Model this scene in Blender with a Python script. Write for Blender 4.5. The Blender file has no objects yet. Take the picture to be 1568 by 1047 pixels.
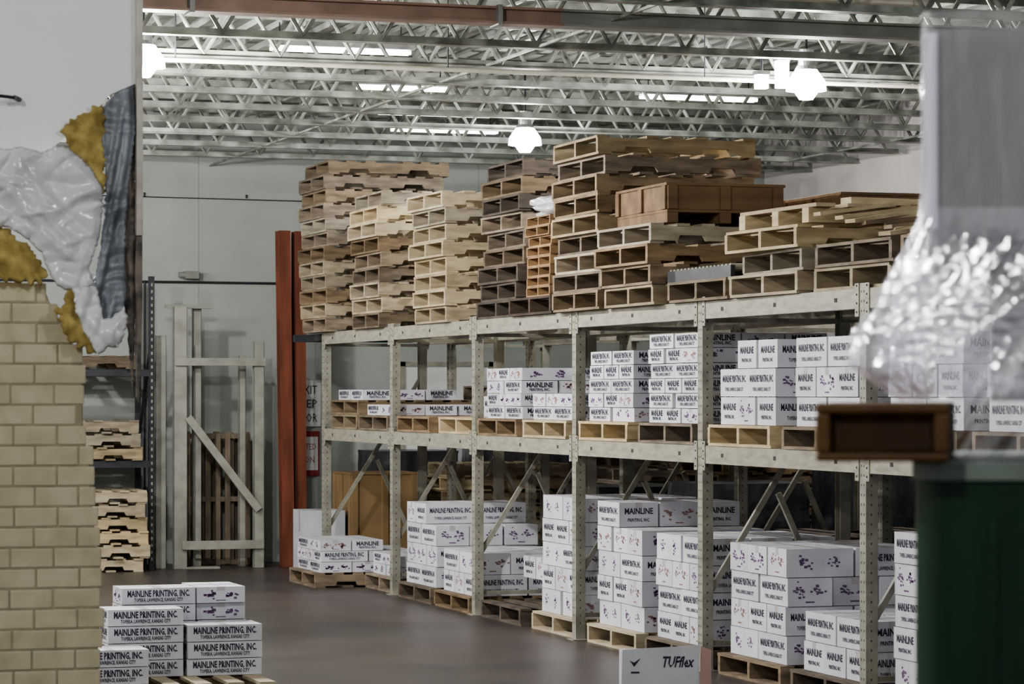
import bpy, math, random
from mathutils import Vector, Matrix, noise
from mathutils.geometry import delaunay_2d_cdt
random.seed(7)
TH = math.radians(17.908)
SC = bpy.context.scene
COL = SC.collection

# ------------------------------------------------------------------ materials
def mat(name, c1, c2=None, rough=.6, scale=5.0, stretch=(1,1,1), metal=0, bump=0.0, bscale=None, rnd=0.0, detail=6, spec=.5, contrast=(.35,.65), sat=0):
    m = bpy.data.materials.new(name); m.use_nodes = True
    n = m.node_tree.nodes; l = m.node_tree.links
    b = n['Principled BSDF']; b.inputs['Roughness'].default_value = rough
    b.inputs['Metallic'].default_value = metal
    b.inputs['Specular IOR Level'].default_value = spec
    if c2 is None: c2 = tuple(x*.75 for x in c1)
    tc = n.new('ShaderNodeTexCoord'); mp = n.new('ShaderNodeMapping')
    mp.inputs['Scale'].default_value = stretch
    l.new(tc.outputs['Object'], mp.inputs['Vector'])
    nz = n.new('ShaderNodeTexNoise'); nz.inputs['Scale'].default_value = scale; nz.inputs['Detail'].default_value = detail
    vec = mp.outputs['Vector']
    if rnd:
        oi = n.new('ShaderNodeObjectInfo')
        ad = n.new('ShaderNodeVectorMath'); ad.operation = 'ADD'
        mu = n.new('ShaderNodeMath'); mu.operation = 'MULTIPLY'; mu.inputs[1].default_value = 37
        l.new(oi.outputs['Random'], mu.inputs[0]); l.new(vec, ad.inputs[0]); l.new(mu.outputs[0], ad.inputs[1])
        vec = ad.outputs[0]
    l.new(vec, nz.inputs['Vector'])
    cr = n.new('ShaderNodeValToRGB')
    cr.color_ramp.elements[0].position = contrast[0]; cr.color_ramp.elements[1].position = contrast[1]
    cr.color_ramp.elements[0].color = (*c2, 1); cr.color_ramp.elements[1].color = (*c1, 1)
    l.new(nz.outputs['Fac'], cr.inputs['Fac'])
    out = cr.outputs['Color']
    if rnd:
        hs = n.new('ShaderNodeHueSaturation')
        mr = n.new('ShaderNodeMapRange'); mr.inputs['To Min'].default_value = 1-rnd; mr.inputs['To Max'].default_value = 1+rnd*.7
        l.new(oi.outputs['Random'], mr.inputs['Value']); l.new(mr.outputs[0], hs.inputs['Value'])
        if sat:
            m2 = n.new('ShaderNodeMath'); m2.operation='MULTIPLY'; m2.inputs[1].default_value=7.31
            m3 = n.new('ShaderNodeMath'); m3.operation='FRACT'
            m4 = n.new('ShaderNodeMapRange'); m4.inputs['To Min'].default_value=1-sat; m4.inputs['To Max'].default_value=1.05
            l.new(oi.outputs['Random'],m2.inputs[0]); l.new(m2.outputs[0],m3.inputs[0]); l.new(m3.outputs[0],m4.inputs['Value']); l.new(m4.outputs[0],hs.inputs['Saturation'])
        l.new(out, hs.inputs['Color']); out = hs.outputs['Color']
    l.new(out, b.inputs['Base Color'])
    if bump:
        bp = n.new('ShaderNodeBump'); bp.inputs['Strength'].default_value = bump
        n2 = n.new('ShaderNodeTexNoise'); n2.inputs['Scale'].default_value = bscale or scale*4; n2.inputs['Detail'].default_value = 5
        l.new(vec, n2.inputs['Vector']); l.new(n2.outputs['Fac'], bp.inputs['Height']); l.new(bp.outputs[0], b.inputs['Normal'])
    return m

def emit(name, col, s):
    m = bpy.data.materials.new(name); m.use_nodes = True
    b = m.node_tree.nodes['Principled BSDF']
    b.inputs['Base Color'].default_value = (*col, 1)
    b.inputs['Emission Color'].default_value = (*col, 1); b.inputs['Emission Strength'].default_value = s
    return m

M = {}
M['wallback'] = mat('painted_block_wall', (.40,.43,.41), (.35,.375,.36), .7, 1.2, bump=.1, bscale=20)
M['seam'] = mat('wall_joint', (.30,.32,.31), (.27,.29,.28), .7, 3)
M['wallright'] = mat('painted_side_wall', (.78,.75,.74), (.68,.65,.64), .7, .8)
M['wallnear'] = mat('gypsum_wall', (.76,.80,.81), (.71,.75,.76), .75, 1.5, bump=.05, bscale=30)
M['deck'] = mat('roof_deck_metal', (.35,.365,.33), (.14,.15,.13), .36, 2.0, (1,.4,1))
M['joist'] = mat('joist_paint', (.35,.365,.33), (.11,.115,.10), .42, 5)
M['girder_red'] = mat('girder_primer', (.30,.20,.155), (.20,.13,.10), .6, 4)
M['girder_grey'] = mat('girder_paint', (.27,.28,.26), (.19,.19,.18), .6, 4)
M['pipe'] = mat('pipe_paint', (.62,.60,.52), (.5,.48,.42), .4, 6)
M['rack'] = mat('rack_paint', (.34,.335,.28), (.21,.205,.17), .5, 9, bump=.08, contrast=(.3,.6))
M['rackbeam'] = mat('rack_beam_paint', (.37,.36,.295), (.24,.235,.19), .5, 7, (1,1,4), contrast=(.3,.6))
M['frame'] = mat('frame_paint', (.36,.365,.32), (.25,.255,.22), .5, 6, contrast=(.3,.6))
M['darkmetal'] = mat('dark_steel', (.035,.04,.05), (.02,.02,.025), .5, 8)
M['hole'] = mat('slot_dark', (.07,.07,.065), (.05,.05,.045), .9, 8)
M['redsteel'] = mat('red_oxide_steel', (.24,.075,.04), (.14,.042,.024), .6, 3, (3,3,.6))
M['carton'] = mat('white_carton', (.70,.705,.77), (.62,.625,.69), .6, 6, rnd=.10)
M['ink'] = mat('carton_ink', (.03,.027,.055), (.025,.022,.045), .7, 5)
M['inkpurple'] = mat('carton_logo_ink', (.22,.12,.24), (.08,.05,.15), .7, 40)
M['inkorange'] = mat('carton_logo_ink_warm', (.42,.26,.22), (.20,.12,.14), .7, 40)
M['tape'] = mat('carton_tape', (.54,.52,.53), (.49,.46,.47), .3, 6)
WOODS = {}
WOODS['mid'] = mat('pallet_wood_mid', (.265,.19,.112), (.135,.095,.057), .8, 7, (.7,.7,3), bump=.2, rnd=.38, sat=.35)
WOODS['light'] = mat('pallet_wood_light', (.57,.47,.30), (.39,.305,.18), .75, 7, (.7,.7,3), bump=.15, rnd=.2, sat=.25)
WOODS['pale'] = mat('pallet_wood_pale', (.42,.34,.22), (.25,.195,.12), .75, 7, (.7,.7,3), bump=.15, rnd=.32, sat=.4)
WOODS['dark'] = mat('pallet_wood_dark', (.125,.09,.062), (.06,.043,.031), .85, 7, (.7,.7,3), bump=.2, rnd=.35, sat=.3)
WOODS['orange'] = mat('pallet_wood_orange', (.40,.25,.125), (.26,.16,.08), .75, 7, (.7,.7,3), bump=.15, rnd=.2)
M['crate'] = mat('crate_plywood', (.21,.13,.068), (.125,.075,.04), .75, 3, (.5,3,3), bump=.15)
M['tan'] = mat('cardboard_tan', (.30,.205,.10), (.23,.155,.08), .8, 3)
M['foam'] = mat('yellow_insulation', (.46,.37,.14), (.18,.13,.04), .95, 14, bump=.9, bscale=60)
M['sheetwhite'] = mat('insulation_foil_facing', (.68,.69,.72), (.52,.53,.56), .2, 4)
M['sheetblue'] = mat('blue_grey_membrane', (.22,.245,.28), (.09,.10,.12), .4, 7, (3,1,.5), bump=.1)
M['sheetdark'] = mat('rusty_flashing', (.18,.15,.125), (.03,.027,.025), .6, 16, bump=.3)
M['flash'] = mat('grey_flashing', (.50,.48,.44), (.32,.30,.27), .45, 9)
M['mortar'] = mat('brick_mortar', (.31,.285,.20), (.23,.21,.145), .9, 20, bump=.3)
M['brick'] = mat('painted_brick', (.47,.43,.315), (.36,.32,.225), .75, 9, bump=.35, bscale=60, contrast=(.3,.6))
M['green'] = mat('green_enamel', (.008,.050,.024), (.005,.030,.014), .35, 3, (8,8,.3))
M['rim'] = mat('grey_green_rim', (.24,.30,.27), (.19,.23,.21), .45, 5)
M['brownblk'] = mat('brown_timber', (.13,.07,.022), (.085,.042,.014), .6, 8)
M['browndk'] = mat('brown_timber_core', (.07,.035,.015), (.05,.025,.01), .8, 8)
M['grey_load'] = mat('grey_wrapped_body', (.19,.19,.20), (.155,.155,.165), .4, 3, (6,6,.5))
M['signwhite'] = mat('sign_white', (.75,.76,.76), (.7,.71,.71), .5, 4)
M['red'] = mat('sign_red', (.30,.045,.045), (.24,.04,.04), .5, 4)
M['pink'] = mat('pink_flap', (.55,.36,.32), (.5,.33,.3), .6, 4)
M['darkfill'] = mat('dark_fill_goods', (.065,.065,.075), (.035,.035,.04), .35, 3, (3,3,.7), bump=.3)  # dark tone for loads added to deepen the dark behind the racks
M['lamp_house'] = mat('lamp_housing', (.5,.5,.5), (.4,.4,.4), .3, 5, metal=.6)
M['lamp'] = emit('lamp_lens', (.93,.97,1), 90)
M['reflector'] = emit('lamp_reflector', (.95,.97,1), 14)
M['tube'] = emit('fluorescent_tube', (.95,1,.95), 7)
M['edge'] = mat('film_edge_glint', (.86,.82,.98), (.78,.75,.90), .2, 5)  # pale violet stands in for a glint of light on the film

def floor_mat():
    m = mat('concrete_floor', (.092,.084,.080), (.050,.047,.045), .36, .9, bump=.06, bscale=30, contrast=(.3,.7), detail=9)
    n = m.node_tree.nodes; l = m.node_tree.links; b = n['Principled BSDF']
    cr = [x for x in n if x.type == 'VALTORGB'][0]
    tc = [x for x in n if x.type == 'TEX_COORD'][0]
    n2 = n.new('ShaderNodeTexNoise'); n2.inputs['Scale'].default_value = .35; n2.inputs['Detail'].default_value = 3
    l.new(tc.outputs['Object'], n2.inputs['Vector'])
    mx = n.new('ShaderNodeMix'); mx.data_type = 'RGBA'
    rr = n.new('ShaderNodeValToRGB'); rr.color_ramp.elements[0].position=.45; rr.color_ramp.elements[1].position=.62
    l.new(n2.outputs['Fac'], rr.inputs['Fac']); l.new(rr.outputs['Color'], mx.inputs[0])
    l.new(cr.outputs['Color'], mx.inputs[6]); mx.inputs[7].default_value = (.098,.078,.070,1)
    l.new(mx.outputs[2], b.inputs['Base Color'])
    return m
M['floor'] = floor_mat()

def film_mat():
    m = bpy.data.materials.new('stretch_film'); m.use_nodes = True
    n = m.node_tree.nodes; l = m.node_tree.links
    n.remove(n['Principled BSDF'])
    tr = n.new('ShaderNodeBsdfTransparent'); tr.inputs[0].default_value=(.88,.88,.90,1)
    df = n.new('ShaderNodeBsdfDiffuse'); df.inputs[0].default_value=(.50,.50,.52,1)
    gl = n.new('ShaderNodeBsdfGlossy'); gl.inputs['Roughness'].default_value=.12; gl.inputs['Color'].default_value=(.32,.32,.335,1)
    mx = n.new('ShaderNodeMixShader'); ad = n.new('ShaderNodeAddShader')
    tc = n.new('ShaderNodeTexCoord'); mp = n.new('ShaderNodeMapping'); mp.inputs['Scale'].default_value=(16,16,2.0); mp.inputs['Rotation'].default_value=(0,.45,0)
    nz = n.new('ShaderNodeTexNoise'); nz.inputs['Scale'].default_value = 3; nz.inputs['Detail'].default_value = 5; nz.inputs['Distortion'].default_value=.5
    l.new(tc.outputs['Object'], mp.inputs[0]); l.new(mp.outputs[0], nz.inputs[0])
    mr = n.new('ShaderNodeMapRange'); mr.inputs['From Min'].default_value=.50; mr.inputs['From Max'].default_value=.72
    mr.inputs['To Min'].default_value=.04; mr.inputs['To Max'].default_value=.24
    l.new(nz.outputs['Fac'], mr.inputs['Value']); l.new(mr.outputs[0], mx.inputs[0])
    bp = n.new('ShaderNodeBump'); bp.inputs['Strength'].default_value=.35; bp.inputs['Distance'].default_value=.01
    l.new(nz.outputs['Fac'], bp.inputs['Height']); l.new(bp.outputs[0], gl.inputs['Normal'])
    l.new(tr.outputs[0], mx.inputs[1]); l.new(df.outputs[0], mx.inputs[2])
    l.new(mx.outputs[0], ad.inputs[0]); l.new(gl.outputs[0], ad.inputs[1])
    l.new(ad.outputs[0], n['Material Output'].inputs['Surface'])
    return m
M['film'] = film_mat()

# ------------------------------------------------------------------ builder
class B:
    def __init__(s): s.v=[]; s.f=[]; s.m=[]; s.mats=[]
    def mi(s, m):
        if m not in s.mats: s.mats.append(m)
        return s.mats.index(m)
    def add(s, vs, fs, m):
        o=len(s.v); k=s.mi(m)
        s.v += [tuple(x) for x in vs]
        for f in fs: s.f.append([i+o for i in f]); s.m.append(k)
    def box(s, x0,x1,y0,y1,z0,z1, m, M4=None):
        vs=[Vector(p) for p in ((x0,y0,z0),(x1,y0,z0),(x1,y1,z0),(x0,y1,z0),(x0,y0,z1),(x1,y0,z1),(x1,y1,z1),(x0,y1,z1))]
        if M4 is not None: vs=[M4@v for v in vs]
        s.add(vs,[(0,3,2,1),(4,5,6,7),(0,1,5,4),(1,2,6,5),(2,3,7,6),(3,0,4,7)],m)
    def prism(s, poly, axis, a0, a1, m):
        n=len(poly)
        def P(p,a):
            return (p[0],a,p[1]) if axis=='y' else ((a,p[0],p[1]) if axis=='x' else (p[0],p[1],a))
        vs=[P(p,a0) for p in poly]+[P(p,a1) for p in poly]
        fs=[list(range(n)), list(range(2*n-1,n-1,-1))]
        for i in range(n):
            j=(i+1)%n; fs.append([j,i,i+n,j+n])
        s.add(vs,fs,m)
    def bar(s, p0, p1, w, h, m):
        p0=Vector(p0); p1=Vector(p1); d=(p1-p0); L=d.length; q=d.to_track_quat('X','Z').to_matrix().to_4x4()
        s.box(0,L,-w/2,w/2,-h/2,h/2,m,Matrix.Translation(p0)@q)
    def cyl(s, p0, p1, r, m, seg=8, r1=None):
        p0=Vector(p0); p1=Vector(p1); r1=r if r1 is None else r1
        q=(p1-p0).to_track_quat('Z','Y').to_matrix()
        vs=[]
        for p,rr in ((p0,r),(p1,r1)):
            for i in range(seg):
                a=2*math.pi*i/seg; vs.append(p+q@Vector((math.cos(a)*rr,math.sin(a)*rr,0)))
        fs=[[i,(i+1)%seg,(i+1)%seg+seg,i+seg] for i in range(seg)]
        fs += [list(range(seg-1,-1,-1)), list(range(seg,2*seg))]
        s.add(vs,fs,m)
    def mesh(s, name):
        me=bpy.data.meshes.new(name); me.from_pydata(s.v,[],s.f)
        for m in s.mats: me.materials.append(m)
        for p,k in zip(me.polygons,s.m): p.material_index=k
        me.update(); return me
    def obj(s, name, parent=None, bevel=0, loc=(0,0,0), rotz=0):
        return mk(name, s.mesh(name), parent, bevel, loc, rotz)
def mk(name, me, parent=None, bevel=0, loc=(0,0,0), rotz=0):
    o=bpy.data.objects.new(name, me); COL.objects.link(o)
    o.location=loc; o.rotation_euler=(0,0,rotz)
    if parent: o.parent=parent
    if bevel:
        b=o.modifiers.new('bev','BEVEL'); b.width=bevel; b.segments=2; b.limit_method='ANGLE'
    return o
def empty(name, loc=(0,0,0), rotz=0):
    e=bpy.data.objects.new(name,None); e.empty_display_size=.2; COL.objects.link(e); e.location=loc; e.rotation_euler=(0,0,rotz); return e

_tc={}
def text_geo(t, size, off=.0):
    k=(t,size,off)
    if k in _tc: return _tc[k]
    cu=bpy.data.curves.new('t','FONT'); cu.body=t; cu.size=size; cu.resolution_u=1; cu.offset=off
    cu.align_x='CENTER'; cu.align_y='CENTER'
    o=bpy.data.objects.new('t',cu); COL.objects.link(o)
    bpy.context.view_layer.update()
    me=o.to_mesh(); vs=[v.co.copy() for v in me.vertices]; fs=[list(p.vertices) for p in me.polygons]
    o.to_mesh_clear(); bpy.data.objects.remove(o); bpy.data.curves.remove(cu)
    _tc[k]=(vs,fs); return vs,fs
def put_text(b, t, size, centre, xdir, m, width=None, off=0.0, slant=0):
    vs,fs=text_geo(t,size,off)
    w=max(v.x for v in vs)-min(v.x for v in vs); sx=(width/w) if width else 1
    X=Vector(xdir); Z=Vector((0,0,1)); C=Vector(centre)
    b.add([C+X*(v.x*sx+v.y*slant)+Z*v.y for v in vs], fs, m)

# ------------------------------------------------------------------ room shell
X0,X1,YF,YB=-3.0,12.8,-4.0,30.3
ZD=4.78
b=B(); b.box(X0-.2,X1+.2,YF-.2,YB+.2,-.12,0,M['floor'])
b.obj('floor')
b=B(); b.box(X0-.2,X1+.2,YB,YB+.2,0,ZD+.2,M['wallback']); 
for xx in (3.2,6.28,9.4): b.box(xx,xx+.008,YB-.002,YB,0,ZD,M['seam'])
b.obj('wall_back')
b=B(); b.box(X1,X1+.2,YF-.2,YB,0,ZD+.2,M['wallright'])
for yy in range(0,30,5): b.box(X1-.12,X1,yy,yy+.2,0,ZD,M['wallright'])
b.obj('wall_right')
b=B(); b.box(X0-.2,X0,YF-.2,YB,0,ZD+.2,M['wallright']); b.obj('wall_left')
b=B(); b.box(X0-.2,X1+.2,YF-.2,YF,0,ZD+.2,M['wallnear']); b.obj('wall_front')
b=B(); prof=[]; x=X0-.2
while x<X1+.2:
    prof += [(x,ZD),(x+.09,ZD),(x+.11,ZD+.04),(x+.18,ZD+.04)]; x+=.2
vs=[(p[0],YF-.2,p[1]) for p in prof]+[(p[0],YB+.2,p[1]) for p in prof]; n=len(prof)
b.add(vs,[[i,i+1,i+1+n,i+n] for i in range(n-1)],M['deck'])
b.box(X0-.2,X1+.2,YF-.2,YB+.2,ZD+.05,ZD+.15,M['deck'])
b.obj('ceiling')
b=B()
b.box(1.87,6.3,10,10.2,3.75,ZD,M['wallnear']); b.box(6.3,X1,10,10.2,0,ZD,M['wallnear'])
b.obj('wall_divider_right')
b=B()
poly=[(X0,2.1),(1.20,2.1),(1.26,2.56),(1.38,2.62),(1.44,2.635),(1.515,2.629),(1.56,2.65),(1.594,2.681),(1.628,2.7375),(1.67,2.76),(1.718,2.794),(1.76,2.84),(1.808,2.862),(1.842,2.878),(1.855,2.878),(1.855,ZD),(X0,ZD)]
b.prism(poly,'y',9.98,10.14,M['wallnear'])
b.obj('wall_divider_left')

def edgeX(z):
    pts=[(0,1.735),(.9,1.735),(1.2,1.742),(1.27,1.725),(1.58,1.70),(1.66,1.684),(1.93,1.676),(2.0,1.63),(2.12,1.565),(2.16,1.545),(2.3,1.53)]
    for a,c in zip(pts,pts[1:]):
        if a[0]<=z<=c[0]: return a[1]+(c[1]-a[1])*(z-a[0])/(c[0]-a[0])
    return 1.53
b=B(); P=.0705; W=.150
core=[(X0,0),(edgeX(0)-.012,0)]+[(edgeX(z)-.014,z) for z in (.9,1.2,1.27,1.58,1.66,1.93,2.0,2.12,2.18)]+[(1.25,2.19),(1.2,2.3),(X0,2.3)]
b.prism(core,'y',10.003,10.14,M['mortar'])
for i in range(31):
    z=i*P; ex=edgeX(z+P/2)+random.uniform(-.012,.007); x=X0+(W/2 if i%2 else 0)+random.uniform(-.01,.01)
    while x<ex-.03:
        xe=min(x+W-.005,ex)
        if ex-xe<.03: xe=ex
        dy=random.uniform(-.0012,.0012)
        b.box(x,xe,10.0+dy,10.13,z+.002,z+P-.003,M['brick'])
        if xe>=ex: break
        x+=W
b.obj('wall_divider_brick',bevel=.005)

# ------------------------------------------------------------------ draped / crumpled sheets
def crumple(name, poly, y, bulge, amp, fs, m, parent, step=.008, jag=.003, stretch=(1,1), thick=.003, seed=0, ang=0.0, edge=.07, facet=0):
    rr=random.Random(seed+1)
    bd=[]
    for i,p in enumerate(poly):
        q=poly[(i+1)%len(poly)]; L=math.dist(p,q); k=max(1,int(L/step))
        for j in range(k):
            t=j/k; w=jag*noise.noise(Vector((p[0]*40+j*.5,p[1]*40+i*3.1,seed)))*2
            dx,dy=(q[0]-p[0])/L,(q[1]-p[1])/L
            bd.append(Vector((p[0]+(q[0]-p[0])*t-dy*w, p[1]+(q[1]-p[1])*t+dx*w)))
    nb=len(bd)
    def inside(x,z):
        c=False
        for i in range(nb):
            a=bd[i]; d=bd[i-1]
            if (a.y>z)!=(d.y>z) and x<(d.x-a.x)*(z-a.y)/(d.y-a.y)+a.x: c=not c
        return c
    pts=list(bd)
    xs=[p.x for p in bd]; zs=[p.y for p in bd]
    x=min(xs)
    while x<max(xs):
        z=min(zs)
        while z<max(zs):
            px=x+rr.uniform(-.3,.3)*step; pz=z+rr.uniform(-.3,.3)*step
            if inside(px,pz) and min((px-a.x)**2+(pz-a.y)**2 for a in bd)>(step*.6)**2: pts.append(Vector((px,pz)))
            z+=step
        x+=step
    V,E,F,_,_,_=delaunay_2d_cdt(pts,[(i,(i+1)%nb) for i in range(nb)],[],1,1e-6)
    vs=[]; ca,sa=math.cos(ang),math.sin(ang)
    cr=[]
    for _ in range(facet):
        a=rr.uniform(0,math.pi); cx=rr.uniform(min(xs),max(xs)); cz=rr.uniform(min(zs),max(zs))
        cr.append((math.cos(a),math.sin(a),cx,cz,rr.uniform(.03,.09),rr.choice((-1,1))*rr.uniform(.3,1)))
    for p in V:
        d=math.sqrt(min((p.x-a.x)**2+(p.y-a.y)**2 for a in bd))
        u,v=p.x*ca+p.y*sa,-p.x*sa+p.y*ca
        q=Vector((u*fs*stretch[0],v*fs*stretch[1],seed*7.7))
        w=noise.noise_vector(q*.5)
        r=1-abs(noise.noise(q+w*.8))*2.4
        q2=Vector((u*fs*stretch[1]*1.7,v*fs*stretch[0]*1.1,seed*3.1)); r2=1-abs(noise.noise(q2+w*.6))*2.4
        f=0
        for (cx_,cz_,ox,oz,wd,s) in cr:
            dd=(p.x-ox)*cx_+(p.y-oz)*cz_; al=-(p.x-ox)*cz_+(p.y-oz)*cx_
            f+=s*max(0,1-abs(dd)/(wd*.35))*max(0,1-abs(al)/(wd*2.0))
        vs.append((p.x, y-bulge*min(1,d/edge)**.6-amp*r-amp*.4*r2-f*amp*.8, p.y))
    bb=B(); bb.add(vs,[list(f) for f in F],m)
    o=bb.obj(name,parent)
    for pl in o.data.polygons: pl.use_smooth=True
    s=o.modifiers.new('s','SOLIDIFY'); s.thickness=thick; s.offset=1
    return o
ins=empty('torn_wall_insulation',(0,0,0))
crumple('white_facing',[(1.26,2.65),(1.38,2.635),(1.44,2.645),(1.515,2.625),(1.56,2.65),(1.605,2.64),(1.65,2.61),(1.69,2.565),(1.718,2.51),(1.727,2.45),(1.722,2.397),(1.71,2.34),(1.70,2.306),(1.675,2.238),(1.696,2.181),(1.65,2.155),(1.60,2.16),(1.572,2.17),(1.55,2.20),(1.538,2.225),(1.515,2.283),(1.47,2.329),(1.40,2.37),(1.22,2.386)],9.95,.022,.018,6,M['sheetwhite'],ins,step=.006,seed=1,stretch=(1.5,.6),ang=.7,edge=.03,facet=60)
crumple('foam_upper',[(1.583,2.700),(1.60,2.735),(1.617,2.745),(1.65,2.765),(1.684,2.775),(1.718,2.80),(1.740,2.715),(1.735,2.6),(1.74,2.50),(1.71,2.488),(1.69,2.56),(1.66,2.61),(1.617,2.625),(1.61,2.66)],9.965,.012,.008,16,M['foam'],ins,seed=2,jag=.012)
crumple('foam_left',[(1.2,2.40),(1.36,2.39),(1.425,2.34),(1.481,2.295),(1.525,2.227),(1.515,2.175),(1.42,2.19),(1.2,2.19)],9.96,.02,.010,16,M['foam'],ins,seed=3,jag=.012)
crumple('foam_lower',[(1.594,2.16),(1.635,2.165),(1.645,2.079),(1.684,1.988),(1.70,1.935),(1.65,1.960),(1.601,1.988),(1.572,2.057),(1.553,2.09),(1.59,2.11)],9.94,.02,.010,16,M['foam'],ins,seed=4,jag=.010)
crumple('membrane',[(1.718,2.783),(1.786,2.851),(1.838,2.872),(1.842,2.715),(1.815,2.488),(1.803,2.261),(1.812,2.147),(1.776,2.034),(1.741,1.956),(1.707,2.034),(1.696,2.17),(1.718,2.306),(1.741,2.51)],9.975,.012,.022,9,M['sheetblue'],ins,step=.006,seed=5,stretch=(2.2,.25),ang=-.12)
crumple('membrane_fold',[(1.79,2.84),(1.846,2.872),(1.848,2.5),(1.848,2.1),(1.838,1.80),(1.820,2.0),(1.806,2.15),(1.80,2.3),(1.812,2.5)],9.99,.008,.008,14,M['sheetdark'],ins,seed=8,stretch=(2,.5))
crumple('white_tail',[(1.617,2.165),(1.70,2.17),(1.722,2.057),(1.75,2.06),(1.797,2.10),(1.80,2.034),(1.774,1.96),(1.74,1.965),(1.707,1.935),(1.662,2.011),(1.628,2.079)],9.92,.02,.014,9,M['sheetwhite'],ins,step=.006,seed=6,stretch=(1.8,.4),ang=-.3,edge=.04,facet=16)
b=B(); b.box(1.846,1.868,9.95,10.16,2.35,ZD,M['flash']); 
b.prism([(1.846,2.35),(1.868,2.35),(1.868,2.1),(1.862,1.9),(1.856,1.77),(1.846,1.79),(1.850,2.0),(1.842,2.2)],'y',9.96,9.975,M['sheetdark'])
b.obj('trim_1',bevel=.002)
b=B(); b.cyl((1.36,9.90,2.815),(1.43,9.93,2.812),.006,M['darkmetal']); b.cyl((1.42,9.92,2.812),(1.445,9.985,2.812),.009,M['darkmetal']); b.obj('wall_hook')

# ------------------------------------------------------------------ joists
b=B(); zb,zt=4.22,4.72
for z in (zb,zt):
    b.box(X0,X1,-.045,-.008,z-.004,z+.004,M['joist']); b.box(X0,X1,.008,.045,z-.004,z+.004,M['joist'])
    s=1 if z==zb else -1
    b.box(X0,X1,-.012,-.007,min(z,z+s*.05),max(z,z+s*.05),M['joist']); b.box(X0,X1,.007,.012,min(z,z+s*.05),max(z,z+s*.05),M['joist'])
pitch=.56; x=X0
while x<X1-.3:
    b.cyl((x,0,zb+.02),(x+pitch/2,0,zt-.02),.016,M['joist'],6); b.cyl((x+pitch/2,0,zt-.02),(x+pitch,0,zb+.02),.016,M['joist'],6); x+=pitch
jm=b.mesh('joist_mesh')
je=empty('roof_bar_joists')
y=11.9; k=0
while y<30.1:
    mk('joist_%d'%k,jm,je,loc=((k%3)*.13-.13,y,0)); y+=1.22; k+=1
for y in (1,3.4,5.8,8.2): mk('joist_near_%d'%int(y),jm,je,loc=(0,y,0))
b=B()
for x in (-1,6.4,12): 
    b.bar((x,10.2,zb+.01),(x,30.3,zb+.01),.018,.018,M['joist']); b.bar((x+.1,10.2,zt-.08),(x+.1,30.3,zt-.08),.018,.018,M['joist'])
b.obj('joist_bridging',je)
b=B()
for xa,xb,m in ((-3,6.05,M['girder_red']),(6.05,12.8,M['girder_grey'])):
    b.box(xa,xb,17.62,17.78,4.17,4.185,m); b.box(xa,xb,17.69,17.71,4.185,4.265,m); b.box(xa,xb,17.62,17.78,4.265,4.28,m)
for x in (-1,1.5,3.6,5.6): b.box(x,x+.03,17.61,17.79,4.16,4.29,M['girder_grey'])
b.obj('roof_girder')
b=B(); b.cyl((5.2,17.25,4.365),(8.45,17.25,4.365),.042,M['pipe'],16); b.cyl((8.33,17.25,4.365),(8.45,17.25,4.365),.055,M['pipe'],16)
b.cyl((8.42,17.25,4.365),(8.42,17.25,4.75),.042,M['pipe'],16); b.cyl((6.4,17.25,4.365),(6.5,17.25,4.365),.05,M['pipe'],16)
b.obj('sprinkler_pipe')
b=B(); b.cyl((X0,20.08,4.15),(X1,20.08,4.15),.018,M['pipe'],10)  # pale tube added as the bright line of lamplight along a joist
for x in range(-2,13,2): b.cyl((x,20.08,4.15),(x,20.08,4.75),.006,M['darkmetal'],6)
b.obj('joist_light_line')

# ------------------------------------------------------------------ lamps
def lamp(x,y,z=4.04,w=230, double=False):
    e=empty('high_bay_lamp',(x,y,0))
    b=B()
    b.cyl((0,0,z-.05),(0,0,z+.02),.05,M['lamp'],16,.10); b.cyl((0,0,z+.02),(0,0,z+.14),.10,M['lamp'],16,.06)
    seg=24; vs=[]
    for (r,zz) in ((.15,z+.015),(.14,z+.08),(.075,z+.17),(.152,z+.015),(.143,z+.084),(.078,z+.176)):
        for i in range(seg): vs.append((r*math.cos(2*math.pi*i/seg),r*math.sin(2*math.pi*i/seg),zz))
    fs=[]
    for a in (0,1,3,4): fs+=[[a*seg+i,a*seg+(i+1)%seg,(a+1)*seg+(i+1)%seg,(a+1)*seg+i] for i in range(seg)]
    b.add(vs,fs,M['reflector'])
    b.cyl((0,0,z+.17),(0,0,z+.20),.085,M['lamp_house'],20,.07)
    b.cyl((0,0,z+.20),(0,0,z+.32),.06,M['lamp_house'],16); b.cyl((0,0,z+.32),(0,0,4.77),.01,M['darkmetal'],6)
    if double:
        b.box(-.40,-.32,-.04,.04,z+.02,z+.12,M['lamp']); b.box(-.41,-.31,-.05,.05,z+.12,z+.15,M['lamp_house'])
        b.box(-.235,-.155,-.04,.04,z+.03,z+.23,M['lamp']); b.box(-.245,-.145,-.05,.05,z+.23,z+.26,M['lamp_house'])
        b.bar((-.4,0,z+.32),(0,0,z+.32),.02,.02,M['lamp_house']); b.cyl((-.36,0,z+.14),(-.36,0,z+.32),.01,M['darkmetal'],6); b.cyl((-.195,0,z+.25),(-.195,0,z+.32),.01,M['darkmetal'],6)
    b.obj('housing',e)
    L=bpy.data.lights.new('lamp_light','POINT'); L.energy=w; L.color=(1,.975,.93); L.shadow_soft_size=.07
    o=bpy.data.objects.new('bulb',L); COL.objects.link(o); o.parent=e; o.location=(0,0,z-.15)
lamp(3.72,19.8,w=520); lamp(8.70,19.8,w=170,double=True); lamp(8.17,24.9,w=110); lamp(3.72,25.3,w=290)
lamp(3.72,14.6,w=120); lamp(9.6,14.3,w=30)
lamp(-1.3,14.6,w=150); lamp(-1.3,19.8,w=440); lamp(-1.3,25.3,w=340)
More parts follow.
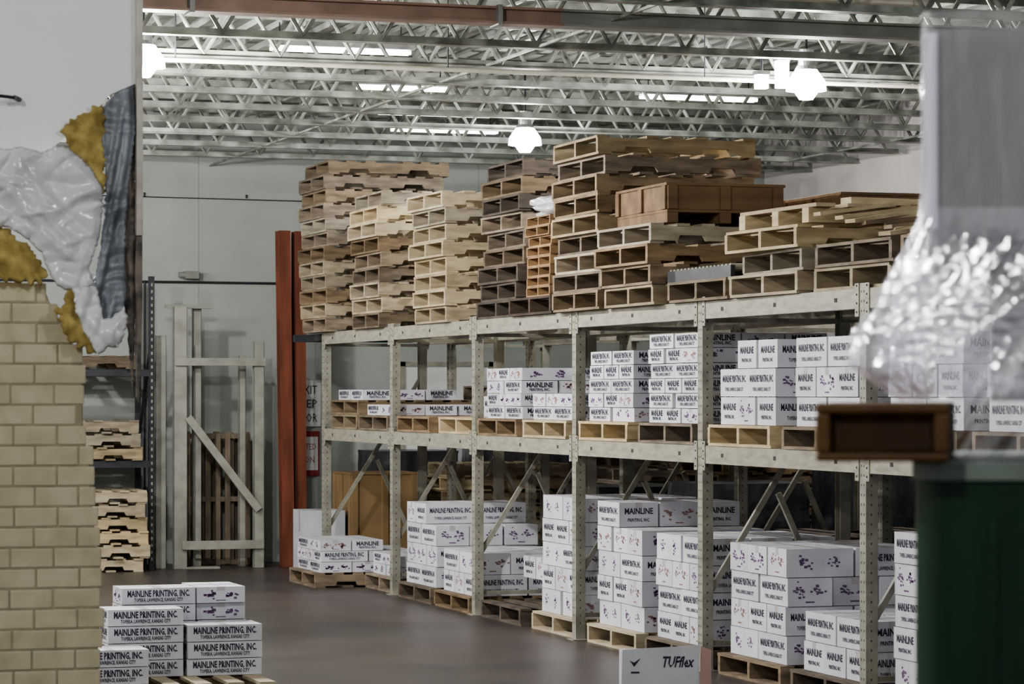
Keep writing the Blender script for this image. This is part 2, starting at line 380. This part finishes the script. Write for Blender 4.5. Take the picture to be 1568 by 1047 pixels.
lamp(-1.0,6.0,w=230); lamp(4.0,6.0,w=115)
lamp(-.5,1.5,w=95); lamp(4.5,1.5,w=45)
e=empty('fluorescent_strip_lights')
b=B()
for (x,y,L) in ((6.6,25.0,.9),(7.4,27.2,1.2),(9.3,25.0,1.2),(10.6,23.1,1.2),(5.2,22.4,1.2),(11.2,27.0,1.2),(8.0,28.9,1.2)):
    b.box(x,x+L,y-.08,y+.08,4.56,4.61,M['lamp_house']); b.cyl((x+.03,y-.04,4.54),(x+L-.03,y-.04,4.54),.016,M['tube'],8); b.cyl((x+.03,y+.04,4.54),(x+L-.03,y+.04,4.54),.016,M['tube'],8)
    b.cyl((x+.1,y,4.6),(x+.1,y,4.75),.006,M['darkmetal'],6); b.cyl((x+L-.1,y,4.6),(x+L-.1,y,4.75),.006,M['darkmetal'],6)
b.obj('strips',e)

# ------------------------------------------------------------------ pallet rack
US=[12.5,15.0,17.5,20.0,22.5,25.0,27.5]
H=2.4; DX=1.05
b=B(); pw=.085
b.box(0,.004,-pw/2,pw/2,0,H+.03,M['rack']); b.box(.004,.075,-pw/2,-pw/2+.004,0,H+.03,M['rack']); b.box(.004,.075,pw/2-.004,pw/2,0,H+.03,M['rack'])
z=.12
while z<H:
    for yy in (-.018,.018): b.box(-.0012,.001,yy-.004,yy+.004,z,z+.014,M['hole'])
    b.box(.03,.038,-pw/2-.0012,-pw/2+.001,z,z+.012,M['hole'])
    z+=.055
b.box(-.03,.11,-.07,.07,0,.008,M['rack'])
postm=b.mesh('post')
b=B()
b.box(0,.045,.045,2.455,-.115,0,M['rackbeam']); b.box(.045,.062,.045,2.455,-.115,-.04,M['rackbeam'])
for y0 in (.043,2.405):
    b.box(-.006,.0,y0,y0+.052,-.16,.03,M['rackbeam'])
    for zz in (-.14,-.09,-.04,.01): b.box(-.009,-.006,y0+.02,y0+.032,zz,zz+.012,M['hole'])
for yy in (.35,1.25,2.1): b.box(-.002,.0,yy,yy+.04,-.07,-.045,M['hole'])
beamm=b.mesh('beam')
b=B()
for z in (.18,2.28): b.bar((.06,0,z),(DX-.06,0,z),.03,.03,M['rack'])
b.bar((.06,0,.50),(DX-.06,0,1.95),.03,.035,M['rack']); b.bar((DX-.06,0,.20),(.55,0,1.15),.03,.035,M['rack'])
bracem=b.mesh('brace')
def rack(x,us):
    e=empty('pallet_rack',(x,0,0))
    for i,u in enumerate(us):
        mk('post_front_%d'%i,postm,e,.002,(0,u,0)); o=mk('post_rear_%d'%i,postm,e,.002,(DX,u,0),math.pi)
        mk('brace_%d'%i,bracem,e,0,(0,u,0))
    for i,u in enumerate(us[:-1]):
        for z in (1.465,2.4):
            mk('beam_front',beamm,e,.002,(0,u,z)); mk('beam_rear',beamm,e,.002,(DX,u+2.5,z),math.pi)
    return e
r1=rack(6.94,US)
b=B(); b.box(-.02,.05,27.55,28.25,2.32,2.39,M['darkmetal']); b.box(.9,.97,27.55,28.25,2.32,2.39,M['darkmetal']); b.box(-.12,1.1,28.17,28.25,2.32,2.39,M['darkmetal'])
b.obj('end_extension',r1)
rack(8.22,US[1:])

# ------------------------------------------------------------------ pallets
def pallet_mesh(wood, seed, L=1.2, D=1.02, broken=False):
    r=random.Random(seed); b=B(); hs=.018; st=.10
    for yy in (.0,(D-.038)/2,D-.038):
        a,c=.16*L,.34*L
        poly=[(0,hs),(a,hs),(a+.02,hs+.038),(c-.02,hs+.038),(c,hs),(L-c,hs),(L-c+.02,hs+.038),(L-a-.02,hs+.038),(L-a,hs),(L,hs),(L,hs+st),(0,hs+st)]
        b.prism(poly,'y',yy,yy+.038,wood)
    for z0,n in ((0,5),(hs+st,7)):
        w=.095 if z0 else .10
        for i in range(n):
            if r.random()<(.10 if not broken else .3) and 0<i<n-1: continue
            x=i*(L-w)/(n-1)+r.uniform(-.006,.006)
            y1=D+r.uniform(-.02,.02); y0=r.uniform(-.02,.02)
            x=max(0,min(L-w,x)); 
            b.box(x,x+w,y0,y1,z0,z0+hs,wood)
    return b.mesh('pallet')
PM={k:[pallet_mesh(w,i*3+j,broken=(k=='dark')) for j in range(4)] for i,(k,w) in enumerate(WOODS.items())}
PH=.1365
def pstack(x,y,z,n,kinds,j=.028,scale=1.0,name='pallet_stack', rot=0):
    e=empty(name if n>1 else 'pallet',(x,y,z),rot); zz=0
    for i in range(n):
        k=random.choice(kinds); o=mk('pallet_%d'%(i+1),random.choice(PM[k]),e)
        a=random.uniform(-1,1)*j*.8; jj=j if n>1 else .004
        o.location=(random.uniform(-jj,jj),random.uniform(-jj,jj),zz); o.rotation_euler=(0,0,a if n>1 else 0)
        if scale!=1.0: o.scale=(scale,scale,scale)
        zz+=PH*scale+.001
    return e
T=2.402
pstack(6.85,27.02,T,12,['mid','mid','pale','mid','mid'])
pstack(6.88,25.2,T,9,['pale','mid','pale','light'])
pstack(6.88,23.12,T,8,['light','light','pale'])
pstack(6.98,21.38,T,9,['dark','dark','mid'],j=.035)
pstack(6.90,19.30,T,9,['mid','mid','pale'],j=.035)
pstack(6.86,18.20,T,4,['mid','pale'],j=.03)
pstack(6.9,20.42,T,1,['dark'])
pstack(6.93,20.52,T+PH+.002,8,['orange'],j=.012,scale=.55)
def crate(name,x,y,z,L,D,h,m,lid=True):
    b=B(); t=.02
    b.box(0,L,0,t,.09,h,m); b.box(0,L,D-t,D,.09,h,m); b.box(0,t,t,D-t,.09,h,m); b.box(L-t,L,t,D-t,.09,h,m)
    b.box(0,L,0,D,.07,.09,m)
    if lid: b.box(-.01,L+.01,-.01,D+.01,h,h+.02,m)
    for xx in (0,L/2-.04,L-.08): b.box(xx,xx+.08,0,D,0,.07,m); b.box(xx,xx+.07,-.018,0,.09,h,m)
    for yy in (0,D/2-.035,D-.07): b.box(-.018,0,yy,yy+.07,.09,h,m)
    return b.obj(name,bevel=.003,loc=(x,y,z))
crate('wooden_crate',6.98,18.2,T+4*(PH+.001)+.004,.85,.98,.25,M['crate'])
crate('wooden_crate',8.24,18.15,T+.003,.80,1.0,.76,M['crate'])
crate('wooden_crate',8.24,17.0,T+.003,.95,1.0,.60,M['crate'])
pstack(6.90,16.97,T,1,['mid'])
pstack(6.92,15.86,T,3,['light','pale','light'],j=.07)
pstack(6.95,14.65,T,2,['mid','pale'],j=.05)
pstack(6.95,13.5,T,2,['mid','pale'])
pstack(8.25,15.6,T,4,['pale','mid'],j=.04)
e=empty('timber_skid',(6.98,15.85,T+3*PH+.012),.04); b=B()
for yy in (0,.42,.9): b.box(0,1.25,yy,yy+.09,0,.09,WOODS['light'])
for i in range(6): b.box(.02+i*.21,.02+i*.21+random.uniform(.1,.17),-.06,1.02,.091,.115,WOODS['pale'])
b.box(.3,1.3,.0,.12,.117,.16,WOODS['light'],Matrix.Rotation(.10,4,'Z'))
b.obj('frame',e,.003)
b=B()
for i in range(12):
    m4=Matrix.Translation((7.0+random.uniform(-.05,.2),14.72+i*.085,T+2*PH+.012+i*.015))@Matrix.Rotation(random.uniform(-.4,.4),4,'Z')@Matrix.Rotation(random.uniform(-.2,.0),4,'Y')
    b.box(0,random.uniform(.7,1.2),0,.09,0,.022,WOODS[random.choice(['light','pale','light','mid'])],m4)
b.obj('loose_board_pile')
b=B(); b.box(6.95,6.98,17.0,18.12,T+PH+.004,T+PH+.08,M['darkmetal']); b.box(7.45,7.48,17.0,18.12,T+PH+.004,T+PH+.08,M['darkmetal'])
y=17.04
while y<18.1: b.cyl((6.96,y,T+PH+.07),(7.47,y,T+PH+.07),.022,M['rack'],8); y+=.065
b.obj('roller_conveyor_section')
def lump(name,c,s,m,seed,amp=.3):
    import bmesh
    bm=bmesh.new(); bmesh.ops.create_icosphere(bm,subdivisions=4,radius=1)
    for v in bm.verts:
        q=v.co*1.8+Vector((seed,0,0)); k=1+amp*(1-2*abs(noise.noise(q)))+amp*.5*(1-2*abs(noise.noise(q*2.7)))-amp*.5
        v.co=Vector((v.co.x*s[0]*k,v.co.y*s[1]*k,max(v.co.z*s[2]*k,-s[2]*.8)))
    me=bpy.data.meshes.new(name); bm.to_mesh(me); bm.free(); me.materials.append(m)
    for p in me.polygons: p.use_smooth=True
    return mk(name,me,loc=c)
lump('crumpled_plastic_bag',(7.20,20.80,T+PH+8*(PH*.55+.001)+.08),(.27,.27,.10),M['sheetwhite'],3)

# ------------------------------------------------------------------ cartons
def carton_mesh(L,D,h,style):
    b=B(); c=M['carton']; g=.002
    b.box(-L/2+g,L/2-g,-D/2+g,D/2-g,0,h-.004,c)
    b.box(-.025,.025,-D/2+g,D/2-g,h-.004,h-.003,M['tape'])
    b.box(-L/2+g,L/2-g,-.001,.001,h-.004,h-.0032,M['ink'])
    b.box(-L/2+g-.0006,-L/2+g,-.025,.025,h*.72,h-.004,M['tape'])
    e=.0012; ts=.054 if h<.15 else .060
    def blob(ax,fx,c0,s,m):
        for q in range(14):
            a=c0+random.gauss(0,.022); zz=h*.5+random.gauss(0,.018)*h/.15; r=random.uniform(.004,.011)
            lo,hi=min(fx,fx-s*e),max(fx,fx-s*e)
            if ax=='y': b.box(a-r,a+r,lo,hi,zz-r*.7,zz+r*.7,m)
            else: b.box(lo,hi,a-r,a+r,zz-r*.7,zz+r*.7,m)
    for s in (-1,1):
        y=s*(D/2-g+e); xd=(1,0,0) if s<0 else (-1,0,0)
        if style!=2:
            put_text(b,'MAINLINE PRINTING, INC.',ts,(0,y,h*.62),xd,M['ink'],L*.84,.0018)
            put_text(b,'TOPEKA, LAWRENCE, KANSAS CITY',ts*.55,(0,y,h*.25),xd,M['ink'],L*.66,.0008)
        else:
            for k in (-1,1): blob('y',y,k*L*.22,s,M['inkpurple'])
        x=s*(L/2-g+e); yd=(0,-1,0) if s<0 else (0,1,0)
        if style==0:
            put_text(b,'MAINLINE',ts*.98,(x,0,h*.62),yd,M['ink'],D*.72,.0018)
            put_text(b,'PRINTING, INC.',ts*.55,(x,0,h*.27),yd,M['ink'],D*.56,.0009)
        else:
            m=M['inkpurple'] if style==1 else M['inkorange']
            for k in (-1,1): blob('x',x,k*D*.22,s,m)
            b.box(min(x,x-s*e),max(x,x-s*e),-D*.1,D*.1,h*.12,h*.17,m)
    return b.mesh('carton')
CL,CD=.45,.30
HS,HB=.100,.178
CM={'s':[carton_mesh(CL,CD,HS,i) for i in range(3)],'b':[carton_mesh(CL,CD,HB,i) for i in range(3)]}
def cstack(x,y,z,spec,kind='s',name='carton_stack',w=(3,4,2),flip=0,keep=None):
    h=HS if kind=='s' else HB
    e=empty(name,(x,y,z)); k=0
    for L in range(spec):
        if (L+flip)%2==0:
            cells=[(CD/2+.005+i*.31, CL/2+j*.465+.003, math.pi/2,i,j) for i in range(3) for j in range(2)]
        else:
            cells=[(CL/2+i*.465+.003, CD/2+.005+j*.31, 0,i,j) for i in range(2) for j in range(3)]
        for cx,cy,rz,i,j in cells:
            if keep and not keep(L,i,j,cx,cy): continue
            me=random.choices(CM[kind],w)[0]
            mk('carton_%d'%k,me,e,0,(cx+random.uniform(-.007,.007),cy+random.uniform(-.007,.007),L*h+L*.0005),rz+random.choice((0,math.pi))+random.uniform(-.018,.018)); k+=1
    return e
Z1=1.467
def load(x,y,z,n,kind,wood=['mid','pale','mid','light'],**kw):
    pstack(x,y,z,1,wood); cstack(x+.06,y+.04,z+PH+.002,n,kind,**kw)
XR=6.93
pstack(XR,26.2,Z1,2,['mid','pale']); cstack(XR+.08,26.25,Z1+2*PH+.003,1,'s')
load(XR,25.08,Z1,1,'s')
pstack(XR,23.75,Z1,1,['mid']); load(XR+.05,22.62,Z1,2,'b',keep=lambda L,i,j,cx,cy: L==0 and cx>.4 and cy>.4 or (cx>.6 and cy>.6))
load(XR,21.35,Z1,4,'s',w=(5,2,1)); load(XR,20.15,Z1,2,'s')
load(XR,18.85,Z1,5,'s',w=(6,1,1)); load(XR,17.62,Z1,6,'s',w=(6,2,1),flip=1)
load(XR,16.33,Z1,3,'b',flip=1,w=(4,3,0),keep=lambda L,i,j,cx,cy: L<2 or cy<.6); load(XR,15.12,Z1,3,'b',w=(4,2,0))
load(XR,13.8,Z1,3,'b'); load(XR,12.6,Z1,3,'b')
load(6.50,26.05,.001,3,'s',keep=lambda L,i,j,cx,cy: L<2 or cx<.7)
load(6.98,25.05,.001,2,'s')
load(6.93,23.72,.001,4,'b',keep=lambda L,i,j,cx,cy: L<3 or cy>.2)
load(6.93,22.58,.001,2,'b',flip=1)
pstack(6.95,21.3,.001,1,['dark']); cstack(7.3,21.36,.14,3,'b',keep=lambda L,i,j,cx,cy: cx>.2)
load(6.98,20.08,.001,5,'b',w=(3,1,4),wood=['light','pale'])
load(6.98,18.80,.001,5,'b',w=(2,1,5),keep=lambda L,i,j,cx,cy: L<4 or cy>.4,wood=['light','pale'])
load(6.98,17.60,.001,4,'b',w=(3,1,3),flip=1)
load(6.98,16.28,.001,4,'b',w=(2,5,2),flip=0)
load(6.98,15.10,.001,2,'b',w=(6,1,0),flip=1)
load(6.98,13.85,.001,5,'b',w=(3,4,1))
load(6.98,12.62,.001,3,'b')
pstack(2.64,16.35,.001,1,['light'])
e=empty('carton_stack',(-.03,0,.001+PH+.002))
k=0
def putc(x,y,lv,rz=0,st=0):
    global k
    mk('carton_%d'%k,CM['s'][st],e,0,(x,y,lv*(HS+.0005)),rz+random.uniform(-.02,.02)); k+=1
for lv in range(4): putc(3.20,16.95,lv)
for lv in range(3): putc(3.67,16.93,lv)
for lv in range(5): putc(3.34,17.28,lv,0,1 if lv==4 else 0)
for lv in range(4): putc(3.73,17.38,lv,math.pi/2,1)
putc(3.72,17.36,4,math.pi/2,1)
for lv in range(2): putc(2.92,16.56,lv)

# ------------------------------------------------------------------ background clutter
pstack(8.35,27.65,.001,8,['light','pale']); pstack(9.35,25.4,.001,9,['pale','mid']); pstack(9.4,23.2,.001,10,['mid','dark'])
pstack(8.25,26.2,1.467,3,['mid']) ; pstack(8.25,23.8,1.467,2,['dark']); pstack(8.25,21.2,1.467,4,['mid','pale'])
pstack(8.25,18.3,.001,6,['dark','mid'])
crate('wooden_crate',7.45,28.35,.001,.72,.7,.98,M['tan'])
b=B(); b.box(0,.42,0,.5,0,.62,M['carton']); b.box(.18,.24,-.001,.5,.60,.621,M['tape']); b.box(-.001,0,.2,.26,.4,.62,M['tape']); b.obj('large_white_carton',bevel=.006,loc=(6.98,28.4,.001))
def wrapped(x,y,z,L,D,h,m,seed):
    b=B(); nz=26; na=64; vs=[]
    for i in range(nz+1):
        zz=h*i/nz
        for a in range(na):
            t=2*math.pi*a/na; c,s=math.cos(t),math.sin(t); k=max(abs(c),abs(s)); k=k**.85
            w=1+.02*(1-2*abs(noise.noise(Vector((c*3,s*3,zz*5+seed)))))
            vs.append((L/2*c/k*w,D/2*s/k*w,zz))
    fs=[[i*na+a,i*na+(a+1)%na,(i+1)*na+(a+1)%na,(i+1)*na+a] for i in range(nz) for a in range(na)]+[list(range(nz*na,nz*na+na)),list(range(na-1,-1,-1))]
    b.add(vs,fs,m); return b.obj('dark_fill_load',loc=(x,y,z))
for i,(x,y,h) in enumerate(((10.4,14.4,2.1),(10.4,15.8,1.9),(10.4,17.3,2.1),(10.4,18.8,1.8),(10.4,20.4,2.0),(10.4,21.9,1.7),(8.75,16.25,1.2),(8.75,21.25,1.1),(8.75,23.75,1.0),(11.5,24.2,1.9),(11.5,26.2,1.5),(11.0,28.4,1.6),(9.6,29.4,1.35),(8.4,29.6,1.2))):  # dark loads added to fill in the darkness behind the racks
    D=.9 if x in (8.75,8.4) else 1.05
    wrapped(x,y,.002,D,D,h,M['darkfill'],i*3.3)
fe=empty('stored_rack_frames',(0,0,0))
b=B(); R=M['frame']
def channel(x,y,z0,z1,w=.11,m=R,lean=0):
    for (a,c,d0,d1) in ((0,w,0,.008),(0,.008,0,.07),(w-.008,w,0,.07)):
        b.prism([(x+a,z0),(x+c,z0),(x+c+lean,z1),(x+a+lean,z1)],'y',y+d0,y+d1,m)
channel(5.66,29.45,.001,2.40); channel(5.82,29.3,.001,2.70,.14); channel(6.06,29.5,.001,2.70,.09); channel(6.66,29.3,.001,2.34,.11); channel(6.56,29.55,.001,2.2,.07)
b.box(5.83,6.78,29.26,29.30,2.09,2.17,R); b.box(5.90,6.76,29.26,29.30,.20,.29,R); b.box(5.75,6.25,29.4,29.44,2.68,2.72,R)
b.bar((5.96,29.25,1.56),(6.70,29.25,.60),.03,.08,R)
b.bar((6.1,29.45,.1),(6.1,29.45,2.3),.06,.06,R); b.box(5.9,6.3,29.28,29.45,0,.02,R)
b.obj('frames',fe,.003)
b=B(); b.box(5.545,5.60,29.2,29.26,.001,3.0,M['darkmetal'])
z=.1
while z<2.95: b.box(5.565,5.58,29.197,29.2,z,z+.03,M['rackbeam']); z+=.07
for zz in (1.05,1.98): b.box(3.6,5.545,29.2,29.26,zz,zz+.07,M['darkmetal']); b.box(3.6,5.545,29.95,30.0,zz,zz+.07,M['darkmetal'])
b.box(5.545,5.60,29.95,30.0,.001,3.0,M['darkmetal']); b.box(3.6,3.65,29.2,29.26,.001,3.0,M['darkmetal']); b.box(3.6,3.65,29.95,30.,.001,3.,M['darkmetal'])
b.bar((5.57,29.25,2.3),(5.57,29.95,1.3),.03,.03,M['darkmetal'])
b.obj('dark_storage_rack')
pstack(4.27,29.0,.001,6,['light','light','pale'],j=.04); 
pstack(4.25,29.15,1.123,3,['mid','pale']); pstack(4.2,29.15,2.053,1,['mid'])
le=empty('leaning_pallets',(6.05,29.75,.001))
for i in range(3):
    o=mk('pallet_%d'%i,PM[['mid','pale','mid'][i]][i],le,0,(.02*i,.20+.10*i,.005)); o.rotation_euler=(math.radians(90),0,0)
    o.scale=(.58,1.35,.7)
b=B() 
def ibeam(x,y,w,d,z1,lean,m):
    for (a,c,d0,d1) in ((0,w,0,.012),(0,w,d-.012,d),(w/2-.006,w/2+.006,.012,d-.012)):
        b.prism([(x+a,.001),(x+c,.001),(x+c+lean,z1),(x+a+lean,z1)],'y',y+d0,y+d1,m)
    b.prism([(x-.01,.001),(x+w+.01,.001),(x+w+.01,.02),(x-.01,.02)],'y',y-.01,y+d+.01,m)
ibeam(6.98,29.35,.13,.15,3.50,-.05,M['redsteel']); ibeam(7.13,29.42,.12,.15,3.50,-.01,M['redsteel'])
b.obj('red_steel_columns',bevel=.002)
b=B(); b.box(7.18,7.62,30.26,30.295,1.45,1.95,M['signwhite']); b.box(7.16,7.60,30.26,30.295,.92,1.40,M['red']); b.box(7.18,7.58,30.255,30.26,.98,1.34,M['signwhite'])
put_text(b,'NO EXIT',.13,(7.38,30.257,1.84),(1,0,0),M['ink'],.38,.0); put_text(b,'KEEP',.13,(7.44,30.257,1.69),(1,0,0),M['ink'],.26,.0); put_text(b,'DOOR',.13,(7.44,30.257,1.54),(1,0,0),M['ink'],.26,.0)
put_text(b,'RESTRICTED',.09,(7.38,30.253,1.23),(1,0,0),M['red'],.36,.0); put_text(b,'SECTION',.09,(7.40,30.253,1.09),(1,0,0),M['red'],.28,.0)
b.obj('wall_sign')
b=B(); b.cyl((3.5,30.27,2.99),(7.2,30.27,2.985),.012,M['darkmetal'],8); b.cyl((3.5,30.28,3.9),(9,30.28,3.86),.006,M['darkmetal'],6)
b.box(6.12,6.26,30.15,30.3,3.02,3.10,M['girder_grey']); b.cyl((6.05,30.2,3.06),(6.14,30.2,3.06),.03,M['girder_grey'],12)
b.cyl((5.7,30.27,.0),(5.7,30.27,3.0),.012,M['darkmetal'],8)
for i in range(5): b.cyl((3.5+1.1*i,30.28,3.89),(3.5+1.1*i,30.28,3.93),.010,M['darkmetal'],6)
b.obj('wall_conduit')
b=B(); b.box(8.55,9.5,30.24,30.295,0,2.1,M['signwhite']); b.box(8.5,8.55,30.22,30.298,0,2.15,M['rack']); b.box(9.5,9.55,30.22,30.298,0,2.15,M['rack']); b.box(8.5,9.55,30.22,30.298,2.1,2.15,M['rack']); b.cyl((9.4,30.2,1.0),(9.4,30.24,1.0),.03,M['darkmetal'])
b.obj('door_1')

# ------------------------------------------------------------------ printed carton in the aisle
e=empty('printed_carton',(4.82,12.64,.001),-TH+.05)
b=B(); b.box(-.175,.175,0,.28,0,.585,M['carton'])
b.prism([(-.19,.43),(.165,.43),(.18,.625),(-.185,.605)],'y',-.006,-.001,M['carton'])
put_text(b,'TUFflex',.07,(.075,-.0075,.545),(1,0,0),M['ink'],.15,.002,slant=.2)
b.prism([(-.15,.555),(-.13,.525),(-.10,.565),(-.13,.545)],'y',-.0085,-.006,M['ink'])
b.box(-.145,-.105,-.0085,-.006,.495,.503,M['ink'])
b.obj('body',e)
b=B(); b.prism([(.185,.0),(.235,.0),(.235,.60),(.185,.62)],'y',.02,.026,M['pink']); b.obj('side_flap',e)

# ------------------------------------------------------------------ foreground wrapped load on green cabinet
FA=math.radians(-9.5); FC=Vector((.56,4.0,0))
def fgempty(name):
    R1=Matrix.Rotation(-TH,3,'Z'); R2=Matrix.Rotation(FA,3,'Z')
    return empty(name,tuple(R1@(FC-R2@FC)),-TH+FA)
fe=fgempty('green_machine_cabinet')
b=B()
def rrect(u0,u1,v0,v1,r,n=8):
    pts=[]
    for cx,cy,a0 in ((u1-r,v1-r,0),(u0+r,v1-r,90),(u0+r,v0+r,180),(u1-r,v0+r,270)):
        for i in range(n+1):
            a=math.radians(a0+90*i/n); pts.append((cx+r*math.cos(a),cy+r*math.sin(a)))
    return pts
b.prism(rrect(.558,1.5,4.0,4.9,.04),'z',.08,1.68,M['green'])
b.prism(rrect(.58,1.48,4.02,4.88,.03),'z',0,.08,M['darkmetal'])
b.prism(rrect(.553,1.507,3.993,4.907,.045),'z',1.68,1.705,M['rim'])
for u in (.66,.70,.86,.90,1.1): b.box(u,u+.012,3.996,4.0,.15,1.62,M['green'])
b.obj('body',fe,.004)
te=fgempty('timber_bearer')
b=B(); u0,u1,z0,z1=.425,.605,1.7075,1.787
b.box(u0,u1,3.93,4.5,z1-.014,z1,M['brownblk']); b.box(u0,u1,3.93,4.5,z0,z0+.012,M['brownblk']); b.box(u0,u0+.02,3.93,4.5,z0+.012,z1-.014,M['brownblk']); b.box(u1-.02,u1,3.93,4.5,z0+.012,z1-.014,M['brownblk'])
b.box(u0+.02,u1-.02,3.95,4.5,z0+.012,z1-.014,M['browndk'])
b.box(.9,1.0,4.07,4.5,z0,z1,M['brownblk']); b.box(1.3,1.4,4.07,4.5,z0,z1,M['brownblk'])
b.obj('beam',te,.004)
we=fgempty('film_wrapped_load')
b=B(); b.prism(rrect(.575,1.42,4.06,4.8,.03),'z',1.98,2.31,M['grey_load'])
b.prism(rrect(.66,1.38,4.12,4.76,.05),'z',1.79,1.98,M['grey_load'])
b.prism(rrect(.566,.588,4.050,4.10,.004),'z',2.03,2.305,M['edge'])  # strip added as a painted glint down the load's left edge
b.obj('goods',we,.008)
def film(name,z0,z1,flare,seed,mt,nz=150,na=420,amp=.003,front=1.0,inset=0.0):
    vs=[]; path=rrect(.566+inset,1.43-inset,4.045+inset,4.82-inset,.02,10)
    P=[Vector(p) for p in path]+[Vector(path[0])]; seg=[(P[i+1]-P[i]).length for i in range(len(P)-1)]; tot=sum(seg)
    pts=[]
    for a in range(na):
        s=tot*a/na; i=0
        while s>seg[i]: s-=seg[i]; i+=1
        pts.append(P[i].lerp(P[i+1],s/seg[i]))
    C=Vector((1.0,4.43))
    for i in range(nz+1):
        t=i/nz; z=z0+(z1-z0)*t; fl=flare(z)
        for a,p in enumerate(pts):
            wl=max(0,min(1,(.80-p.x)/.22))**1.3; wb=max(0,min(1,(4.6-p.y)/.4))
            sk=(2.3-z)*.45
            q=Vector(((p.x+sk)*38,p.y*38,z*3.5+seed))
            w=noise.noise_vector(q*.3)
            r=1-2.2*abs(noise.noise(q+w*.8)); r2=1-2.2*abs(noise.noise(q*2.6+w))
            A=amp*(1+2.2*min(1,fl/.03))
            low=max(0,min(1,(2.04-z)/.14)); low=low*low*(3-2*low)
            dd=(p-C).normalized()
            off=dd*(A*(r+.5*r2)*(.22+.78*low))+Vector((-1,-.25))*fl*wl*wb*(1+.08*r)
            if p.y<4.2: off+=Vector((0,-1))*front*.02*low*(.6+.4*r)*max(0,min(1,(p.x-.6)/.1))
            vs.append((p.x+off.x,p.y+off.y,z))
    fs=[[i*na+a,i*na+(a+1)%na,(i+1)*na+(a+1)%na,(i+1)*na+a] for i in range(nz) for a in range(na)]
    bb=B(); bb.add(vs,fs,mt); o=bb.obj(name,we)
    for pl in o.data.polygons: pl.use_smooth=True
    return o
def fl(z):
    pts=[(1.69,0),(1.79,.02),(1.816,.060),(1.839,.088),(1.889,.082),(1.92,.055),(1.984,.032),(2.05,.003),(2.10,0),(3,0)]
    for a,c in zip(pts,pts[1:]):
        if a[0]<=z<=c[0]: return a[1]+(c[1]-a[1])*(z-a[0])/(c[0]-a[0])
    return 0
film('film_outer',1.79,2.335,fl,2.2,M['film'],amp=.0035)
film('film_inner',1.80,2.06,lambda z: fl(z)*.7,9.1,M['film'],amp=.003,inset=.006)
vs=[]; nu,nv=160,40
for j in range(nv+1):
    for i in range(nu+1):
        u=.612+(1.42-.612)*i/nu; z=1.712+(1.83-1.712)*j/nv
        q=Vector(((u+(1.83-z)*.5)*40,0,z*4+5)); r=1-2.2*abs(noise.noise(q)); 
        vs.append((u+(1.83-z)*.10*math.sin(u*30)*.3,4.028-.006*r,z))
fs=[[j*(nu+1)+i,j*(nu+1)+i+1,(j+1)*(nu+1)+i+1,(j+1)*(nu+1)+i] for j in range(nv) for i in range(nu)]
bb=B(); bb.add(vs,fs,M['film']); o=bb.obj('film_tail',we)
for pl in o.data.polygons: pl.use_smooth=True

# ------------------------------------------------------------------ world, camera
w=bpy.data.worlds.new('world'); SC.world=w; w.use_nodes=True
w.node_tree.nodes['Background'].inputs[0].default_value=(.75,.8,.85,1); w.node_tree.nodes['Background'].inputs[1].default_value=.05
try: SC.view_settings.look='AgX - Medium High Contrast'
except Exception: pass
SC.view_settings.exposure=.08
cam=bpy.data.cameras.new('camera'); co=bpy.data.objects.new('camera',cam); COL.objects.link(co)
co.location=(0,0,1.8); co.rotation_euler=(math.radians(90),0,-TH)
cam.lens=101.6; cam.sensor_width=36; cam.shift_y=.0507; cam.clip_end=200; cam.clip_start=.05
cam.dof.use_dof=True; cam.dof.focus_distance=19; cam.dof.aperture_fstop=9
SC.camera=co
